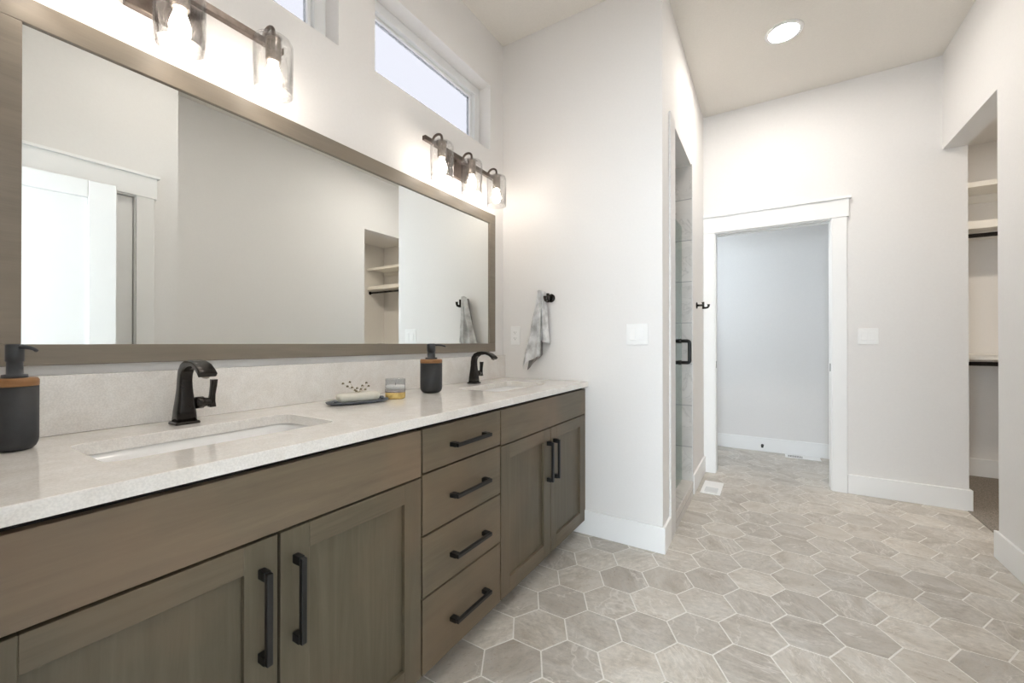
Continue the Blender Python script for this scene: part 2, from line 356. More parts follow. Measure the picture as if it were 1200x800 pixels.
# hex floor: one mesh, tiles a hair above the grout
def floor():
    b = MB(); bm = b.bm
    uvl = bm.loops.layers.uv.new('tile'); rl = bm.loops.layers.uv.new('rnd')
    s = 0.118; h3 = math.sqrt(3) / 2; ox, oy = 0.7292, 1.432; g = (s * h3 - 0.0026) / (s * h3)
    for i in range(-6, 13):
        for j in range(-10, 24):
            cx = ox + 1.5 * s * i; cy = oy + 2 * h3 * s * j + (h3 * s if i % 2 else 0)
            if not (-0.1 < cx < 2.75 and -0.1 < cy < 5.2): continue
            ang = random.choice((0, PI / 3, 2 * PI / 3, PI)) + random.uniform(-0.15, 0.15); du, dv = random.uniform(0, 60), random.uniform(0, 60); rv = random.random()
            top = []; low = []
            for k in range(6):
                a = PI / 3 * k
                top.append(bm.verts.new((cx + g * s * 0.994 * math.cos(a), cy + g * s * 0.994 * math.sin(a), 0.0)))
                low.append(bm.verts.new((cx + g * s * math.cos(a), cy + g * s * math.sin(a), -0.0012)))
            fs = [bm.faces.new(top)] + [bm.faces.new([low[k], low[(k + 1) % 6], top[(k + 1) % 6], top[k]]) for k in range(6)]
            for f in fs:
                for l in f.loops:
                    x, y = l.vert.co.x - cx, l.vert.co.y - cy
                    l[uvl].uv = (du + x * math.cos(ang) - y * math.sin(ang), dv + (x * math.sin(ang) + y * math.cos(ang)) * 1.7); l[rl].uv = (rv, 0)
    for co, no in (((0, 0, 0), (-1, 0, 0)), ((2.614, 0, 0), (1, 0, 0)), ((0, -0.09, 0), (0, -1, 0)), ((0, 5.0, 0), (0, 1, 0))):
        bmesh.ops.bisect_plane(bm, geom=bm.verts[:] + bm.edges[:] + bm.faces[:], plane_co=co, plane_no=no, clear_outer=True)
    b.mi = 1; b.box(-0.16, 2.614, -0.09, 5.11, -0.06, -0.0011)
    return struct(b.build('floor', ['hex', 'grout']))
floor()
slab('floor_closet', 'carpet', 'z', -0.06, 0.004, 2.615, 4.42, 1.2, 5.11)

# baseboards
BT, BH = 0.015, 0.14
def base(name, *boxes):
    b = MB()
    for q in boxes: b.box(*q)
    return struct(b.build(name, 'trim', bevel=0.003))
base('baseboard_end', (0.50, XS + BT, YS - BT, YS, 0, BH), (XS, XS + BT, YS, 2.448, 0, BH))
base('baseboard_shower', (XS, XS + BT, 3.292, YB, 0, BH))
base('baseboard_back', (1.992, XR + T + BT, YB - BT, YB, 0, BH), (XR + T, XR + T + BT, YB, YB + T, 0, BH))
base('baseboard_right', (XR - BT, XR, YC, 3.15 + BT, 0, BH), (XR, XR + T, 3.15, 3.15 + BT, 0, BH))
base('baseboard_alcove', (0.0, XR, 4.994 - BT, 4.994, 0, BH))
base('baseboard_closet', (XR + T, 4.30, 4.99 - BT, 4.99, 0.004, BH + 0.01), (4.30 - BT, 4.30, 2.0, 4.975, 0.004, BH + 0.01))

# windows (frame and pane)
def window(n, y0, y1, z0, z1, pane='pane'):
    fr = MB(); w = 0.052; xa, xb = -0.15, -0.085
    fr.box(xa, xb, y0, y1, z0, z0 + w).box(xa, xb, y0, y1, z1 - w, z1).box(xa, xb, y0, y0 + w, z0 + w, z1 - w).box(xa, xb, y1 - w, y1, z0 + w, z1 - w)
    w2 = w + 0.016
    fr.box(-0.14, -0.108, y0 + w, y1 - w, z0 + w, z0 + w2).box(-0.14, -0.108, y0 + w, y1 - w, z1 - w2, z1 - w).box(-0.14, -0.108, y0 + w, y0 + w2, z0 + w2, z1 - w2).box(-0.14, -0.108, y1 - w2, y1 - w, z0 + w2, z1 - w2)
    o = struct(fr.build('window_%d' % n, 'vinyl', bevel=0.003))
    bx('pane', pane, -0.128, -0.122, y0 + w2 - 0.004, y1 - w2 + 0.004, z0 + w2 - 0.004, z1 - w2 + 0.004, o)
window(1, *W1, WZ0, WZ1); window(2, *W2, WZ0, WZ1); window(3, *W3, 1.7, 2.2, 'bedpane')
b = MB(); b.box(-0.4, 2.8, -4.1, -4.02, 0.2, 0.27).box(-0.4, 2.8, -4.1, -4.02, 2.43, 2.5)
for x in (-0.4, 0.645, 1.69, 2.73): b.box(x, x + 0.07, -4.1, -4.02, 0.27, 2.43)
wb = struct(b.build('window_4', 'vinyl', bevel=0.003)); bx('pane', 'bedpane', -0.34, 2.74, -4.064, -4.058, 0.26, 2.44, wb)

# far doorway: casing, jamb
CW = 0.09
b = MB(); yb0 = YB - 0.019
b.box(DO1 + 0.006, DO1 + 0.006 + CW, yb0, YB, 0, DOZ + 0.006).box(XS + 0.001, DO0 - 0.006, yb0, YB, 0, DOZ + 0.006)
b.box(XS + 0.001, DO1 + CW + 0.018, yb0 - 0.004, YB, DOZ + 0.006, DOZ + 0.140).box(XS + 0.001, DO1 + CW + 0.032, yb0 - 0.016, YB, DOZ + 0.140, DOZ + 0.158)
struct(b.build('trim_1', 'trim', bevel=0.002))
b = MB(); b.box(DO0 - 0.018, DO0, YB, YB + T, 0, DOZ + 0.018).box(DO1, DO1 + 0.018, YB, YB + 0.035, 0, DOZ + 0.018).box(DO1, DO1 + 0.018, YB + 0.085, YB + T, 0, DOZ + 0.018)
b.box(DO0, DO1, YB, YB + 0.035, DOZ, DOZ + 0.018).box(DO0, DO1, YB + 0.085, YB + T, DOZ, DOZ + 0.018)
struct(b.build('trim_2', 'trim', bevel=0.0015))
for nm, lab, x0, x1 in (('strike_plate', 'small dark strike plate on left jamb of far white doorway', DO0, DO0 + 0.002), ('strike_plate', 'small dark strike plate on right jamb of far white doorway', DO1 - 0.003, DO1 - 0.0005)):
    tag(MB().box(x0, x1, YB + 0.008, YB + 0.03, 0.90, 0.96).build(nm, 'bronze'), lab, 'strike plate', 'doorway strike plates')

# closed closet-side door in the entry side wall (seen in the mirror)
b = MB(); x1 = XD; D0, D1, DZ = 0.208, 0.966, 2.052
b.box(x1 - 0.019, x1, D1 + 0.005, D1 + 0.005 + CW, 0, DZ + 0.006).box(x1 - 0.019, x1, D0 - 0.005 - CW, D0 - 0.005, 0, DZ + 0.006)
b.box(x1 - 0.023, x1, D0 - CW - 0.018, D1 + CW + 0.018, DZ + 0.006, DZ + 0.14).box(x1 - 0.035, x1, D0 - CW - 0.032, D1 + CW + 0.032, DZ + 0.14, DZ + 0.158)
struct(b.build('trim_3', 'trim', bevel=0.002))
b = MB(); b.box(x1, x1 + T, D1, 0.984, 0, 2.07).box(x1, x1 + T, 0.19, D0, 0, 2.07).box(x1, x1 + T, D0, D1, DZ, 2.07)
struct(b.build('trim_4', 'trim', bevel=0.0015))

struct(bx('leak_blocker', 'wall', XD + T + 0.001, XD + T + 0.03, 0.10, 1.07, 0, 2.2))  # added board, unseen, blocks sky light leaking through the door gaps
def panel_door(name, L, Z, t, parent=None):
    """slab in local frame: along +y from 0..L, thickness along x 0..t"""
    b = MB(); st = 0.118
    b.box(0, t, 0, st, 0.01, Z).box(0, t, L - st, L, 0.01, Z).box(0, t, st, L - st, Z - 0.098, Z).box(0, t, st, L - st, 0.01, 0.24)
    b.box(0.010, t - 0.010, st, L - st, 0.24, Z - 0.098)
    return b.build(name, 'trim', parent, bevel=0.004)
d = struct(panel_door('door_2', D1 - D0 - 0.008, DZ - 0.005, 0.035)); d.location = (XD + 0.014, D0 + 0.004, 0)
# the entry door, swung open beside the camera
ed = struct(panel_door('door_1', 0.80, 2.04, 0.035)); ed.location = (1.905, YF + 0.012, 0); ed.rotation_euler = (0, 0, math.radians(7.5))
for sx in (1,):
    x = 0.036
    MB().lathe([(0.026, 0), (0.026, 0.006), (0.012, 0.01), (0.012, 0.03), (0.026, 0.036), (0.028, 0.048), (0.02, 0.06)], n=20).build('door_knob', 'bronze', ed)
    k = ed.children[-1]; k.rotation_euler = (0, sx * PI / 2, 0); k.location = (x, 0.735, 0.95)

# shower: tiled lining, curb, jamb trim
b = MB(); b.box(0.012, 0.895, 3.26, 3.272, 0.0, 2.42); struct(b.build('wall_shower_far', 'showertile'))
b = MB(); b.box(0, 0.012, YS + T, 3.272, 0, 2.42); struct(b.build('wall_shower_left', 'showertile'))
b = MB(); b.box(0.012, 0.89, YS + T, YS + T + 0.012, 0, 2.42); struct(b.build('wall_shower_near', 'showertile'))
slab('wall_shower_back', 'wall', 'y', 3.272, 3.39, 0, 0.89, 0, 2.5)
b = MB(); b.box(0.885, XS + 0.004, 3.2595, 3.262, 0.1, 2.419); b.box(0.885, XS + 0.004, 2.583, 2.586, 0.1, 2.419); struct(b.build('trim_5', 'showertile'))
b = MB(); b.box(XS, XS + 0.012, 2.452, 2.585, 0.0, 2.43); struct(b.build('trim_6', 'steel', bevel=0.002))
b = MB(); b.box(XS, XS + 0.008, 3.262, 3.288, 0.0, 2.43); struct(b.build('trim_7', 'steel', bevel=0.001))
b = MB(); b.box(0.865, XS + 0.012, 2.586, 3.2595, 0.0, 0.107); struct(b.build('trim_8', 'showertile', bevel=0.003))
b = MB(); b.box(0.012, 0.865, YS + T + 0.012, 3.26, -0.001, 0.02); struct(b.build('floor_shower', 'showertile'))

# ------------------------------------------------------------------ vanity
XF = 0.58
def cabinet(label, y0, y1, kind):
    t = thing('vanity_cabinet', label, 'cabinet', (0, 0, 0), 0, 'vanity cabinets under the long counter')
    b = MB()
    b.box(0.012, 0.556, y0, y0 + 0.018, 0.09, 0.856).box(0.012, 0.556, y1 - 0.018, y1, 0.09, 0.856)
    b.box(0.012, 0.556, y0 + 0.018, y1 - 0.018, 0.09, 0.108).box(0.004, 0.012, y0, y1, 0.09, 0.856)
    b.box(0.538, 0.556, y0 + 0.018, y1 - 0.018, 0.69, 0.856).box(0.538, 0.556, y0 + 0.018, y1 - 0.018, 0.108, 0.14)
    if kind != 'drawers':
        c = (y0 + y1) / 2; b.box(0.538, 0.556, c - 0.03, c + 0.03, 0.14, 0.69)
    else:
        for z in (0.70, 0.508, 0.314): b.box(0.538, 0.556, y0 + 0.018, y1 - 0.018, z - 0.02, z + 0.02)
    b.build('body', 'carcass', t)
    bx('toe_kick', 'wood_h', 0.48, 0.498, y0, y1, 0.0, 0.09, t)
    return t
def pull_v(p, y, z0, z1):
    b = MB(); b.box(XF + 0.024, XF + 0.036, y - 0.0065, y + 0.0065, z0, z1)
    b.box(XF - 0.001, XF + 0.025, y - 0.0075, y + 0.0075, z0 - 0.002, z0 + 0.018).box(XF - 0.001, XF + 0.025, y - 0.0075, y + 0.0075, z1 - 0.018, z1 + 0.002)
    return b.build('handle', 'black', p, bevel=0.002)
def pull_h(p, z, y0, y1):
    b = MB(); b.box(XF + 0.024, XF + 0.036, y0, y1, z - 0.0065, z + 0.0065)
    b.box(XF - 0.001, XF + 0.025, y0 - 0.002, y0 + 0.020, z - 0.0075, z + 0.0075).box(XF - 0.001, XF + 0.025, y1 - 0.020, y1 + 0.002, z - 0.0075, z + 0.0075)
    return b.build('handle', 'black', p, bevel=0.002)
def shaker(t, y0, y1, z0, z1, hy):
    s = 0.068; b = MB(); x0 = XF - 0.022
    b.box(x0, XF, y0, y0 + s, z0, z1).box(x0, XF, y1 - s, y1, z0, z1)
    d = b.build('door', 'wood_v', t, bevel=0.0015)
    bx('rail', 'wood_rail', x0, XF, y0 + s, y1 - s, z1 - 0.058, z1, d, 0.0012); bx('rail', 'wood_rail', x0, XF, y0 + s, y1 - s, z0, z0 + 0.065, d, 0.0012)
    bx('panel', 'wood_v', x0 + 0.004, XF - 0.012, y0 + s - 0.006, y1 - s + 0.006, z0 + 0.06, z1 - 0.053, d)
    pull_v(d, hy, 0.447, 0.638)
ZB = 0.083
cl = cabinet('taupe wood sink cabinet with two shaker doors at the near left end of the vanity', YF + 0.004, 0.939, 'doors')
bx('drawer_front', 'wood_h', XF - 0.022, XF, 0.062, 0.9355, 0.704, 0.8465, cl, 0.0015)
bx('filler', 'wood_v', XF - 0.022, XF - 0.002, YF + 0.004, 0.059, ZB, 0.8465, cl, 0.001)
shaker(cl, 0.062, 0.497, ZB, 0.698, 0.463); shaker(cl, 0.503, 0.9355, ZB, 0.698, 0.537)
cd = cabinet('narrow taupe wood cabinet with a stack of four drawers in the middle of the vanity', 0.9395, 1.3805, 'drawers')
for z0, z1, hz in ((0.7105, 0.8465, 0.775), (0.517, 0.7045, 0.604), (0.323, 0.511, 0.404), (ZB, 0.317, 0.188)):
    f = bx('drawer', 'wood_rail', XF - 0.022, XF, 0.9420, 1.3780, z0, z1, cd, 0.0015)
    pull_h(f, hz, 1.072, 1.272)
cr = cabinet('taupe wood sink cabinet with two shaker doors at the far end beside the white wall', 1.381, YS - 0.004, 'doors')
bx('drawer_front', 'wood_rail', XF - 0.022, XF, 1.3840, 2.270, 0.704, 0.8465, cr, 0.0015)
bx('filler', 'wood_v', XF - 0.022, XF - 0.002, 2.273, YS - 0.004, ZB, 0.8465, cr, 0.001)
shaker(cr, 1.3840, 1.824, ZB, 0.698, 1.792); shaker(cr, 1.8295, 2.270, ZB, 0.698, 1.862)

# countertop with two cut-outs
ZC = 0.8907; ZU = 0.8615; SX0, SX1 = 0.182, 0.437; SINKS = (0.499, 1.826); SHW = 0.243
def counter():
    bm = bmesh.new(); loops = [[(0.0, YF + 0.001), (0.597, YF + 0.001), (0.597, YS - 0.001), (0.0, YS - 0.001)]]
    for c in SINKS: loops.append(rrect((SX0 + SX1) / 2, c, (SX1 - SX0) / 2, SHW, 0.032, 7))
    es = []
    for lp in loops:
        vs_ = [bm.verts.new((x, y, ZC)) for x, y in lp]
        es += [bm.edges.new((vs_[i], vs_[(i + 1) % len(vs_)])) for i in range(len(vs_))]
    g = bmesh.ops.triangle_fill(bm, use_beauty=True, use_dissolve=False, edges=es)
    fs = [f for f in g['geom'] if isinstance(f, bmesh.types.BMFace)]
    ex = bmesh.ops.extrude_face_region(bm, geom=fs)
    for v in ex['geom']:
        if isinstance(v, bmesh.types.BMVert): v.co.z = ZU
    b = MB(); b.bm.free(); b.bm = bm
    return tag(b.build('countertop', 'quartz', bevel=0.002), 'long pale speckled quartz vanity top with two sink cut-outs', 'countertop')
counter()
tag(bx('backsplash', 'quartz', 0.0, 0.02, YF + 0.001, YS - 0.001, ZC + 0.0005, 1.037, None, 0.0015), 'pale speckled quartz strip standing along the wall below the mirror', 'backsplash')

def sink(label, c):
    t = thing('sink', label, 'sink', (0, 0, 0), 0, 'white undermount sinks')
    cx = (SX0 + SX1) / 2; hx = (SX1 - SX0) / 2; z0 = ZU - 0.001
    R = lambda dx, dy, r, z: [(x, y, z) for x, y in rrect(cx, c, hx + dx, SHW + dy, r, 7)]
    b = MB()
    b.rings([R(0.03, 0.03, 0.045, z0 - 0.012), R(0.03, 0.03, 0.045, z0), R(0.004, 0.004, 0.036, z0), R(-0.001, -0.001, 0.036, z0 - 0.03), R(-0.010, -0.012, 0.04, z0 - 0.070),
             R(-0.035, -0.04, 0.05, z0 - 0.090), R(-0.11, -0.22, 0.012, z0 - 0.095)], caps=False)
    vs_ = [v for v in b.bm.verts if abs(v.co.z - (z0 - 0.095)) < 1e-6]
    b._f(vs_)
    b.rings([R(0.03, 0.03, 0.045, z0 - 0.012), R(0.012, 0.012, 0.045, z0 - 0.016), R(0.004, 0.002, 0.045, z0 - 0.078), R(-0.02, -0.025, 0.05, z0 - 0.106)], caps=False)
    vs_ = [v for v in b.bm.verts if abs(v.co.z - (z0 - 0.106)) < 1e-6]; b._f(vs_)
    b.build('bowl', 'ceramic', t, weld=True)
    MB().lathe([(0.024, z0 - 0.0955), (0.024, z0 - 0.092), (0.012, z0 - 0.091), (0.010, z0 - 0.088), (0.002, z0 - 0.087)], (cx, c, 0), 24).build('drain', 'bronze', t)
sink('white rectangular sink set in the near end of the counter', SINKS[0])
sink('white rectangular sink at the far end of the counter by the end wall', SINKS[1])

def faucet(label, y):
    t = thing('faucet', label, 'faucet', (0.098, y, ZC), 0, 'dark bronze single-handle faucets')
    b = MB(); rr = lambda hx, hy, r, z: [(p[0], p[1], z) for p in rrect(0, 0, hx, hy, r, 5)]
    b.rings([rr(0.029, 0.029, 0.006, 0), rr(0.029, 0.029, 0.006, 0.005), rr(0.026, 0.026, 0.006, 0.008)]); b.build('base', 'bronze', t)
    # body and spout: rounded-rectangle sections swept along a path in the xz plane
    path = [((0, 0.0075), 0.0245, 0.0245), ((0, 0.035), 0.0225, 0.0225), ((0, 0.070), 0.0185, 0.0185), ((0, 0.098), 0.0160, 0.0155), ((0.0, 0.122), 0.0150, 0.0150), ((0.004, 0.142), 0.0150, 0.0145),
            ((0.016, 0.157), 0.0152, 0.0130), ((0.036, 0.166), 0.0158, 0.0110), ((0.062, 0.1705), 0.0168, 0.0090), ((0.088, 0.170), 0.0182, 0.0078), ((0.112, 0.163), 0.0196, 0.0072), ((0.132, 0.150), 0.0206, 0.0070), ((0.142, 0.141), 0.0208, 0.0068)]
    rings = []
    for i, ((x, z), hy, hn) in enumerate(path):
        a = path[max(0, i - 1)][0]; c = path[min(len(path) - 1, i + 1)][0]
        tx, tz = c[0] - a[0], c[1] - a[1]; l = math.hypot(tx, tz); tx /= l; tz /= l
        nx, nz = tz, -tx
        rings.append([(x + nx * p[0], p[1], z + nz * p[0]) for p in rrect(0, 0, hn, hy, min(hn, hy) * 0.42, 4)])
    MB().rings(rings).build('spout', 'bronze', t)
    MB().tube([(0.130, 0, 0.143), (0.126, 0, 0.136)], 0.010, 14).build('aerator', 'socket', t)
    b = MB(); b.tube([(0, 0.012, 0.054), (0, 0.024, 0.054), (0, 0.0245, 0.054), (0, 0.044, 0.054)], [0.0145, 0.0145, 0.0170, 0.0170], 20)
    b.tube([(0, 0.044, 0.054), (0, 0.046, 0.054), (0, 0.058, 0.053), (0, 0.066, 0.052)], [0.0165, 0.014, 0.012, 0.0095], 18)
    b.rings([[(px, 0.067 + o + py, z) for px, py in rrect(0, 0, hx, hy, 0.003, 3)] for z, o, hx, hy in ((0.038, 0, 0.0100, 0.0085), (0.055, -0.001, 0.0090, 0.0075), (0.075, 0.001, 0.0080, 0.0065), (0.10, 0.004, 0.0090, 0.0070), (0.118, 0.005, 0.0108, 0.0072))])
    b.build('handle', 'bronze', t)
    return t
faucet('dark bronze faucet behind the near sink', 0.500)
faucet('dark bronze faucet behind the far sink', 1.842)

# ------------------------------------------------------------------ mirror
MY0, MY1, MZ0, MZ1, FW = 0.150, 2.164, 1.062, 1.923, 0.062
t = thing('framed_mirror', 'wide rectangular mirror in a taupe wood frame above the vanity', 'mirror', (0, 0, 0))
b = MB(); b.box(0.001, 0.024, MY0, MY1, MZ1 - FW, MZ1).box(0.001, 0.024, MY0, MY1, MZ0, MZ0 + FW * 0.82).box(0.001, 0.024, MY0, MY0 + FW, MZ0 + FW * 0.82, MZ1 - FW).box(0.001, 0.024, MY1 - FW, MY1, MZ0 + FW * 0.82, MZ1 - FW)
b.build('frame', 'frame_wood', t, bevel=0.002)
bx('glass', 'mirror', 0.002, 0.0165, MY0 + FW - 0.002, MY1 - FW + 0.002, MZ0 + FW * 0.82 - 0.002, MZ1 - FW + 0.002, t)

# ------------------------------------------------------------------ vanity lights
SXP = 0.112
def vanity_light(label, yc, sp):
    t = thing('vanity_light', label, 'wall light', (0, yc, 2.13), 0, 'three-shade bronze vanity lights')
    bx('backplate', 'lampbronze', 0.0005, 0.022, -0.09, 0.09, -0.094, 0.008, t, 0.002)
    b = MB().box(0.040, 0.062, -sp - 0.064, sp + 0.064, -0.012, 0.010); b.box(0.02, 0.042, -0.03, 0.03, -0.01, 0.006); b.build('bar', 'lampbronze', t, bevel=0.002)
    for dy in (-sp, 0.0, sp):
        arc = [(0.052, dy, 0.008)] + [(0.082 - 0.030 * math.cos(a), dy, 0.008 + 0.024 * math.sin(a)) for a in [PI * k / 8 for k in range(1, 8)]] + [(SXP, dy, 0.006), (SXP, dy, -0.018)]
        MB().tube(arc, 0.0062, 10).build('arm', 'lampbronze', t)
        MB().lathe([(0.008, -0.012), (0.022, -0.018), (0.0225, -0.022), (0.0225, -0.088), (0.019, -0.094)], (SXP, dy, 0), 24).build('socket', 'socket', t)
        prof = [(0.023, -0.016), (0.042, -0.017), (0.052, -0.022), (0.0575, -0.033), (0.058, -0.05), (0.058, -0.195), (0.0545, -0.195), (0.0548, -0.05), (0.0542, -0.036), (0.0495, -0.026), (0.041, -0.021), (0.023, -0.020)]
        MB().shell(prof, (SXP, dy, 0), 40).build('lamp_shade', 'shade', t)
        MB().lathe([(0.013, -0.095), (0.015, -0.106), (0.021, -0.124), (0.025, -0.142), (0.024, -0.158), (0.017, -0.171), (0.005, -0.177)], (SXP, dy, 0), 20).build('light_bulb', 'bulb', t)
    return t
vanity_light('bronze bar light with three seeded glass shades above the near end of the mirror', 0.482, 0.253)
vanity_light('bronze bar light with three seeded glass shades near the room corner', 1.802, 0.243)

def downlight(label, x, y, h=3.08, mat='can'):
    t = thing('recessed_light', label, 'ceiling light', (x, y, h))
    MB().shell([(0.082, -0.0075), (0.088, -0.009), (0.102, -0.006), (0.105, -0.0005), (0.082, -0.0005)], n=48).build('trim_ring', 'plastic', t)
    MB().lathe([(0.0815, -0.001), (0.0815, -0.006), (0.06, -0.0068), (0.001, -0.007)], n=40).build('lens', mat, t)
downlight('round white recessed light in the ceiling before the far doorway', 1.578, 3.113)
downlight('unseen round fill light added in the ceiling above the near end of the vanity', 1.30, 1.05, H, 'fill_near')  # added out of view to brighten the side wall, vanity and floor
downlight('unseen round fill light added in the closet ceiling', 3.45, 3.75, 2.78, 'fill_closet')  # added out of view, the closet stays black without it

# ------------------------------------------------------------------ counter accessories
def dispenser(label, x, y, k=1.0):
    t = thing('soap_dispenser', label, 'soap dispenser', (x, y, ZC), 0.5556, 'charcoal soap dispensers with wooden collars')
    r = 0.0495; L = lambda pr: [(q * k, z) for q, z in pr]
    MB().lathe(L([(0.030, 0.0003), (0.037, 0.002), (0.0435, 0.007), (0.0475, 0.014), (r, 0.023), (r, 0.134)]), n=48).build('bottle', 'bottle', t)
    MB().lathe(L([(r - 0.001, 0.1345), (r + 0.0005, 0.136), (r + 0.0005, 0.147), (r - 0.003, 0.1515), (0.02, 0.152)]), n=48).build('collar', 'collar', t)
    p = MB().lathe(L([(0.027, 0.152), (0.0275, 0.154), (0.0265, 0.159), (0.0175, 0.160), (0.017, 0.186), (0.0195, 0.187), (0.0195, 0.220), (0.018, 0.2225), (0.002, 0.223)]), n=40).build('pump', 'pump', t)
    MB().tube([(0.012 * k, 0, 0.2165), (0.03 * k, 0, 0.2165), (0.048 * k, 0, 0.2150), (0.060 * k, 0, 0.2115), (0.066 * k, 0, 0.2085)], [0.0052, 0.0046, 0.004, 0.0034, 0.003], 12).build('nozzle', 'pump', p)
dispenser('charcoal soap dispenser beside the near sink at the left edge of the photo', 0.143, 0.186, 0.70)
dispenser('charcoal soap dispenser on the counter between the candle and far faucet', 0.185, 1.405)

TA = math.radians(97)
def oval(a, b_, z, n=40, p=2.6):
    return [(a * math.copysign(abs(math.cos(2 * PI * i / n)) ** (2 / p), math.cos(2 * PI * i / n)), b_ * math.copysign(abs(math.sin(2 * PI * i / n)) ** (2 / p), math.sin(2 * PI * i / n)), z) for i in range(n)]
TX, TY = 0.178, 1.016
TROT = math.radians(74)
tr = MB().rings([oval(0.098, 0.040, 0.0004), oval(0.112, 0.052, 0.005), oval(0.116, 0.055, 0.010), oval(0.113, 0.053, 0.0115), oval(0.10, 0.045, 0.0085), oval(0.09, 0.04, 0.0080)]).build('tray', 'slate', loc=(TX, TY, ZC))
tr.rotation_euler = (0, 0, TROT); tag(tr, 'small oval slate-grey tray on the counter under the cream soap', 'tray')
sp_ = MB().rings([oval(0.070, 0.024, 0.0, p=5), oval(0.076, 0.029, 0.006, p=5), oval(0.078, 0.030, 0.022, p=5), oval(0.073, 0.026, 0.029, p=5), oval(0.058, 0.018, 0.030, p=5)]).build('soap_bar', 'soap', loc=(TX + 0.001, TY, ZC + 0.0088))
sp_.rotation_euler = (0, 0, TROT); tag(sp_, 'long cream soap bar lying on the oval slate tray', 'soap')
def pebble(label, u, v, r):
    c, s_ = math.cos(TROT), math.sin(TROT)
    o = MB().lathe([(r * math.cos(a) if abs(a) < 1.5 else 0.0006, r * 0.7 * (1 + math.sin(a))) for a in [(-1.5 + 3.0 * k / 10) for k in range(11)]], n=16).build('pebble', 'slate', loc=(TX + u * c - v * s_, TY + u * s_ + v * c, ZC + 0.0082))
    tag(o, label, 'pebble', 'dark pebbles on the slate tray')
pebble('dark pebble on the tray at the candle end of the soap', 0.089, -0.008, 0.009)
pebble('dark pebble on the tray at the near left end of the soap', -0.088, -0.016, 0.006)
# dried flower sprig lying over the soap
t = thing('dried_flower_sprig', 'sprig of tiny dried flowers standing over the cream soap', 'dried flowers', (TX, TY, ZC + 0.0388), TROT)
b = MB(); ends = []
for i, (u, v, h) in enumerate(((-0.052, 0.012, 0.036), (-0.040, 0.0, 0.026), (-0.026, 0.014, 0.040), (-0.022, 0.004, 0.020), (-0.012, 0.0, 0.010), (-0.002, 0.006, 0.016), (0.010, 0.0, 0.012), (0.020, 0.010, 0.024), (0.034, 0.006, 0.034), (0.040, 0.0, 0.022), (0.026, -0.004, 0.010), (-0.008, -0.003, 0.006))):
    st = (0.0, 0.0, 0.001)
    b.tube([st, (u * 0.35, v * 0.4, h * 0.25 + 0.001), (u * 0.75, v * 0.8, h * 0.62 + 0.001), (u, v, h)], 0.00055, 6); ends.append((u, v, h))
b.build('stems', 'stem', t)
for u, v, h in ends:
    q = MB()
    for k in range(5):
        a = 2 * PI * k / 5; cx_, cy_ = u + 0.0026 * math.cos(a), v + 0.0026 * math.sin(a)
        q.lathe([(0.0004, -0.0024), (0.0018, -0.0014), (0.0022, 0.0004), (0.0014, 0.0022), (0.0003, 0.0028)], (cx_, cy_, h + 0.0015 * math.sin(2 * a)), 8)
    q.build('flower_head', 'bud', t)
# candle
t = thing('candle', 'candle in a small glass tumbler with a gold base behind the tray', 'candle', (0.2, 1.178, ZC))
MB().shell([(0.040, 0.0355), (0.040, 0.079), (0.0392, 0.080), (0.0378, 0.079), (0.0378, 0.0355)], n=40).build('glass', 'clearglass', t)
MB().lathe([(0.036, 0.0003), (0.039, 0.003), (0.040, 0.008), (0.040, 0.0265), (0.03, 0.0268)], n=40).build('gold_base', 'amber', t)['label'] = 'gold lower part of the tumbler'
MB().lathe([(0.030, 0.0265), (0.040, 0.0268), (0.040, 0.0355), (0.030, 0.0358)], n=40).build('smoky_band', 'smoke', t)['label'] = 'smoky grey band of the tumbler'
MB().lathe([(0.0372, 0.036), (0.0374, 0.052), (0.033, 0.0545), (0.002, 0.0535)], n=36).build('wax', 'wax', t)
MB().tube([(0, 0, 0.053), (0.0008, 0, 0.059), (0.0002, 0.0006, 0.064)], 0.0011, 8).build('wick', 'slot', t)

# ------------------------------------------------------------------ wall plates
def plate(name, label, cat, x, z, y, gang, kind, group=None):
    t = thing(name, label, cat, (x, y, z), 0, group)
    w = 0.071 if gang == 1 else 0.117
    bx('plate', 'plastic', -w / 2, w / 2, -0.006, -0.0005, -0.0585, 0.0585, t, 0.0025)
    for k in range(gang):
        cx_ = (k - (gang - 1) / 2) * 0.046
        bx('insert', 'plastic', cx_ - 0.0165, cx_ + 0.0165, -0.0078, -0.0058, -0.033, 0.033, t, 0.001)
        if kind == 'outlet':
            for zz in (-0.019, 0.019):
                q = MB(); q.box(cx_ - 0.008, cx_ - 0.0060, -0.0081, -0.0070, zz - 0.002, zz + 0.006).box(cx_ + 0.006, cx_ + 0.008, -0.0081, -0.0070, zz - 0.002, zz + 0.005)
                q.tube([(cx_, -0.0081, zz - 0.0075), (cx_, -0.0070, zz - 0.0075)], 0.0024, 10); q.build('socket_slots', 'slot', t)
        else:
            if k == 0:
                q = MB(); q.rings([[(cx_ - 0.0135, -0.0078, -0.031), (cx_ + 0.0135, -0.0078, -0.031), (cx_ + 0.0135, -0.0078, 0.031), (cx_ - 0.0135, -0.0078, 0.031)],
                         [(cx_ - 0.013, -0.0125, -0.030), (cx_ + 0.013, -0.0125, -0.030), (cx_ + 0.013, -0.0085, 0.030), (cx_ - 0.013, -0.0085, 0.030)]], sm=False)
                q.build('rocker', 'plastic', t, bevel=0.0008)
            else:
                q = MB()
                for zz in (-0.0225, -0.0075, 0.0075, 0.0225): q.box(cx_ - 0.013, cx_ + 0.013, -0.0095, -0.0070, zz - 0.0068, zz + 0.0068)
                q.build('timer_buttons', 'plastic', t, bevel=0.0008)
plate('power_outlet', 'white power outlet on the end wall beside the mirror', 'outlet', 0.0985, 1.1645, YS, 1, 'outlet')
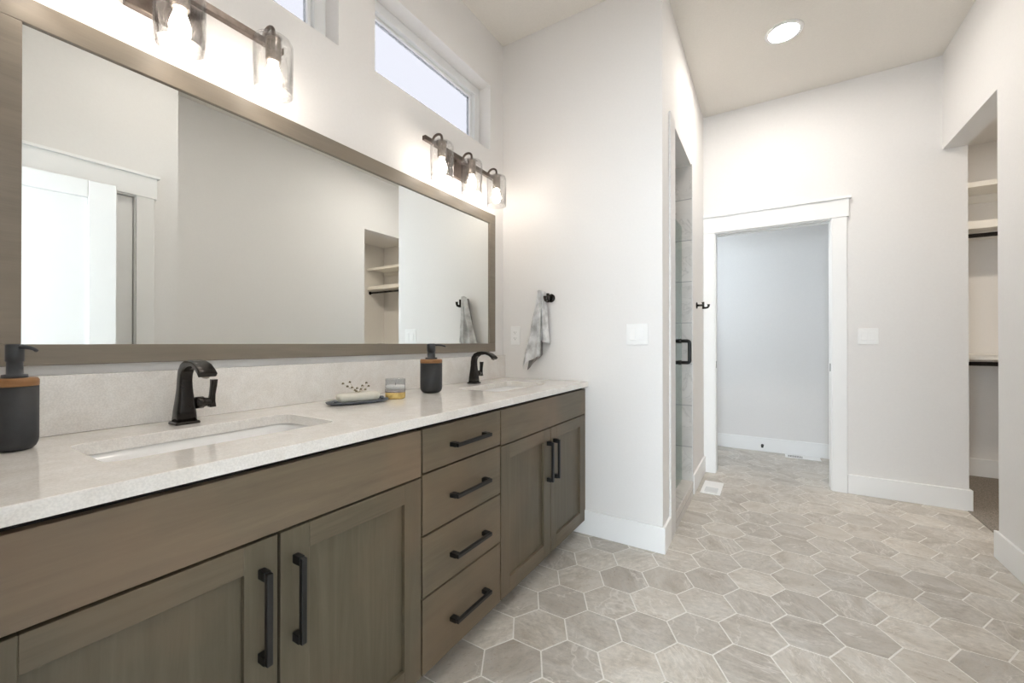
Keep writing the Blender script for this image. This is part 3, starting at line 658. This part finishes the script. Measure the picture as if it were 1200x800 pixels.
plate('light_switch', 'white two-gang light switch on the end wall right of the towel', 'light switch', 0.880, 1.164, YS, 2, 'switch', 'two-gang light switches')
plate('light_switch', 'white two-gang light switch on the back wall right of the doorway', 'light switch', 2.1105, 1.1655, YB, 2, 'switch', 'two-gang light switches')

# ------------------------------------------------------------------ hooks and towel
def hook(label, loc, rz):
    """local frame: wall plane y = 0, hook sticks out to -y"""
    t = thing('robe_hook', label, 'hook', loc, rz, 'dark bronze robe hooks')
    MB().rings([[(r * math.cos(2 * PI * i / 28), -y, r * math.sin(2 * PI * i / 28)) for i in range(28)] for y, r in ((0.0003, 0.026), (0.004, 0.026), (0.008, 0.022), (0.010, 0.013))]).build('rosette', 'bronze', t)
    b = MB(); b.tube([(0, -0.008, 0), (0, -0.05, 0)], 0.0085, 12).tube([(0, -0.047, 0.024), (0, -0.049, 0.008), (0, -0.049, -0.010), (0, -0.050, -0.030)], [0.0105, 0.0085, 0.0085, 0.0095], 12)
    b.tube([(0, -0.048, -0.020), (0, -0.066, -0.0215), (0, -0.080, -0.019), (0, -0.086, -0.010), (0, -0.087, 0.006)], [0.0082, 0.0082, 0.0082, 0.0082, 0.0098], 12); b.build('prong', 'bronze', t)
hook('dark bronze hook on the end wall holding the grey towel', (0.355, YS, 1.392), 0)
hook('dark bronze double hook on the white wall between shower and doorway', (XS, 3.512, 1.410), -PI / 2 + PI)

def towel():
    b = MB(); bm = b.bm
    def sheet(nu, nv, fn, th, mi):
        b.mi = mi; F = [[Vector(fn(i / nu, j / nv)) for i in range(nu + 1)] for j in range(nv + 1)]
        fr = [[bm.verts.new(p) for p in r] for r in F]; bk = [[bm.verts.new(p + Vector((0, th, 0))) for p in r] for r in F]
        for j in range(nv):
            for i in range(nu):
                b._f([fr[j][i], fr[j][i + 1], fr[j + 1][i + 1], fr[j + 1][i]], True); b._f([bk[j][i], bk[j + 1][i], bk[j + 1][i + 1], bk[j][i + 1]], True)
        for j in range(nv):
            for i in (0, nu): b._f([fr[j][i], fr[j + 1][i], bk[j + 1][i], bk[j][i]], True)
        for i in range(nu):
            for j in (0, nv): b._f([fr[j][i], fr[j][i + 1], bk[j][i + 1], bk[j][i]], True)
    def main(u, v):
        xl = 0.294 - 0.112 * v ** 0.85 + 0.006 * math.sin(5 * v); xr = 0.326 - 0.010 * v
        x = xl + (xr - xl) * u; zb = 0.985 + 0.055 * u - 0.035 * math.exp(-((u - 0.12) / 0.15) ** 2)
        z = 1.425 + (zb - 1.425) * v + 0.012 * math.sin(PI * u) * (1 - v)
        y = YS - 0.066 - 0.010 * (1 - v) * math.sin(PI * u) + 0.019 * math.sin(u * 10.5 + v * 1.2 + 0.6) * (0.35 + 0.65 * v)
        return (x, y, z)
    sheet(26, 26, main, 0.006, 0)
    def pleat(u, v):
        x = 0.310 + 0.027 * u + v * (-0.004 + 0.026 * u); zb = 1.135 - 0.02 * u
        y = YS - 0.080 + 0.030 * u + 0.018 * math.sin(u * 7.5) * (0.4 + 0.6 * v)
        return (x, y, 1.432 + (zb - 1.432) * v - 0.004 * u)
    sheet(16, 20, pleat, 0.006, 0)
    def narrow(u, v):
        x = 0.302 + 0.016 * u - 0.004 * v + 0.010 * v * u; zb = 1.035
        return (x, YS - 0.086 + 0.012 * math.sin(PI * u), 1.432 + (zb - 1.432) * v)
    sheet(8, 20, narrow, 0.005, 0)
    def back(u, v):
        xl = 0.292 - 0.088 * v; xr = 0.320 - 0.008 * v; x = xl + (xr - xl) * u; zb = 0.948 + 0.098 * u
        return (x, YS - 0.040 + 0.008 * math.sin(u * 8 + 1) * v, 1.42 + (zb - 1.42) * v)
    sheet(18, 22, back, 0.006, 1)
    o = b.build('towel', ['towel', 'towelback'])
    return tag(o, 'grey hand towel hanging in folds from the end wall hook', 'towel')
towel()

# ------------------------------------------------------------------ shower door
t = thing('shower_door', 'clear glass shower door with a black pull in the narrow opening', 'shower door', (0.944, 2.60, 0.112))
bx('glass_panel', 'showerglass', -0.005, 0.005, 0.0, 0.650, 0.0, 1.862, t, 0.001)
hz0, hz1, hy_ = 0.862, 1.018, 0.585
b = MB()
def cpull(s):
    a = [(s * 0.004, hy_, hz1), (s * 0.052, hy_, hz1)] + [(s * (0.052 + 0.016 * math.sin(k * PI / 8)), hy_, hz1 - 0.016 + 0.016 * math.cos(k * PI / 8)) for k in range(1, 5)]
    a += [(s * (0.052 + 0.016 * math.cos(k * PI / 8)), hy_, hz0 + 0.016 - 0.016 * math.sin(k * PI / 8)) for k in range(0, 5)] + [(s * 0.004, hy_, hz0)]
    b.tube(a, 0.0125, 14)
cpull(1); cpull(-1)
for z in (hz0, hz1): b.tube([(-0.012, hy_, z), (0.012, hy_, z)], 0.0165, 16)
b.build('handle', 'black', t)
for z in (0.25, 1.60): bx('hinge', 'black', -0.014, 0.014, -0.0135, 0.05, z - 0.045, z + 0.045, t, 0.002)

# ------------------------------------------------------------------ floor registers, doorstop
def register(label, x0, x1, y0, y1):
    t = thing('floor_register', label, 'floor vent', ((x0 + x1) / 2, (y0 + y1) / 2, 0), 0, 'white floor vents')
    hx, hy = (x1 - x0) / 2, (y1 - y0) / 2
    b = MB(); g = 0.022; z0, z1 = 0.0003, 0.005
    b.box(-hx, hx, -hy, -hy + g, z0, z1).box(-hx, hx, hy - g, hy, z0, z1).box(-hx, -hx + g, -hy + g, hy - g, z0, z1).box(hx - g, hx, -hy + g, hy - g, z0, z1)
    b.build('frame', 'plastic', t, bevel=0.001)
    bx('well', 'smoke', -hx + g, hx - g, -hy + g, hy - g, 0.0002, 0.0008, t)
    b = MB(); lng = hy > hx; L = (hy if lng else hx) - g; n = int(L / 0.0105)
    if lng: b.box(-hx + g, hx - g, 0.0, hy - g, 0.0009, 0.0046)
    else: b.box(0.0, hx - g, -hy + g, hy - g, 0.0009, 0.0046)
    for k in range(n):
        c = -L + L * (k + 0.5) / n; w = 0.0017
        if lng: b.box(-hx + g, hx - g, c - w, c + w, 0.0009, 0.0042)
        else: b.box(c - w, c + w, -hy + g, hy - g, 0.0009, 0.0042)
    b.build('louvers', 'plastic', t)
register('white floor vent at the foot of the wall by the shower', 1.056, 1.190, 3.365, 3.672)
register('white floor vent on the floor of the room beyond the doorway', 1.632, 1.915, 4.838, 4.970)
t = thing('door_stop', 'small black door stop on the baseboard beyond the doorway', 'door stop', (1.438, 4.994 - BT, 0.062))
MB().tube([(0, 0, 0), (0, -0.004, 0), (0, -0.005, 0), (0, -0.055, 0)], [0.013, 0.013, 0.006, 0.006], 14).build('rod', 'black', t)
MB().tube([(0, -0.053, 0), (0, -0.072, 0)], 0.011, 14).build('tip', 'black', t)

# ------------------------------------------------------------------ closet shelves and rods
for lab, z0, z1 in (('topmost white shelf in the closet', 2.330, 2.368), ('white closet shelf just above the upper hanging rod', 2.004, 2.062), ('lowest white closet shelf, at about counter height', 0.984, 1.026)):
    t = thing('closet_shelf', lab, 'shelf', (0, 0, 0), 0, 'closet shelves')
    bx('board', 'shelf', XR + T + 0.001, 4.2845, 4.63, 4.989, z1 - 0.02, z1, t, 0.001)
    bx('front_edge', 'shelf', XR + T + 0.001, 4.2845, 4.622, 4.64, z0, z1 + 0.001, t, 0.0015)
    bx('cleat', 'shelf', XR + T + 0.001, 4.2845, 4.97, 4.989, z1 - 0.085, z1 - 0.0205, t, 0.001)
for lab, z in (('dark hanging rod under the middle closet shelf', 1.962), ('dark hanging rod under the lowest closet shelf', 0.952)):
    t = thing('closet_rod', lab, 'closet rod', (0, 0, 0), 0, 'closet hanging rods')
    MB().tube([(XR + T + 0.002, 4.69, z), (4.299, 4.69, z)], 0.016, 18).build('rod', 'bronze', t)
    for x in (XR + T + 0.002, 4.294): MB().tube([(x, 4.69, z), (x + 0.004, 4.69, z)], 0.028, 18).build('flange', 'bronze', t)
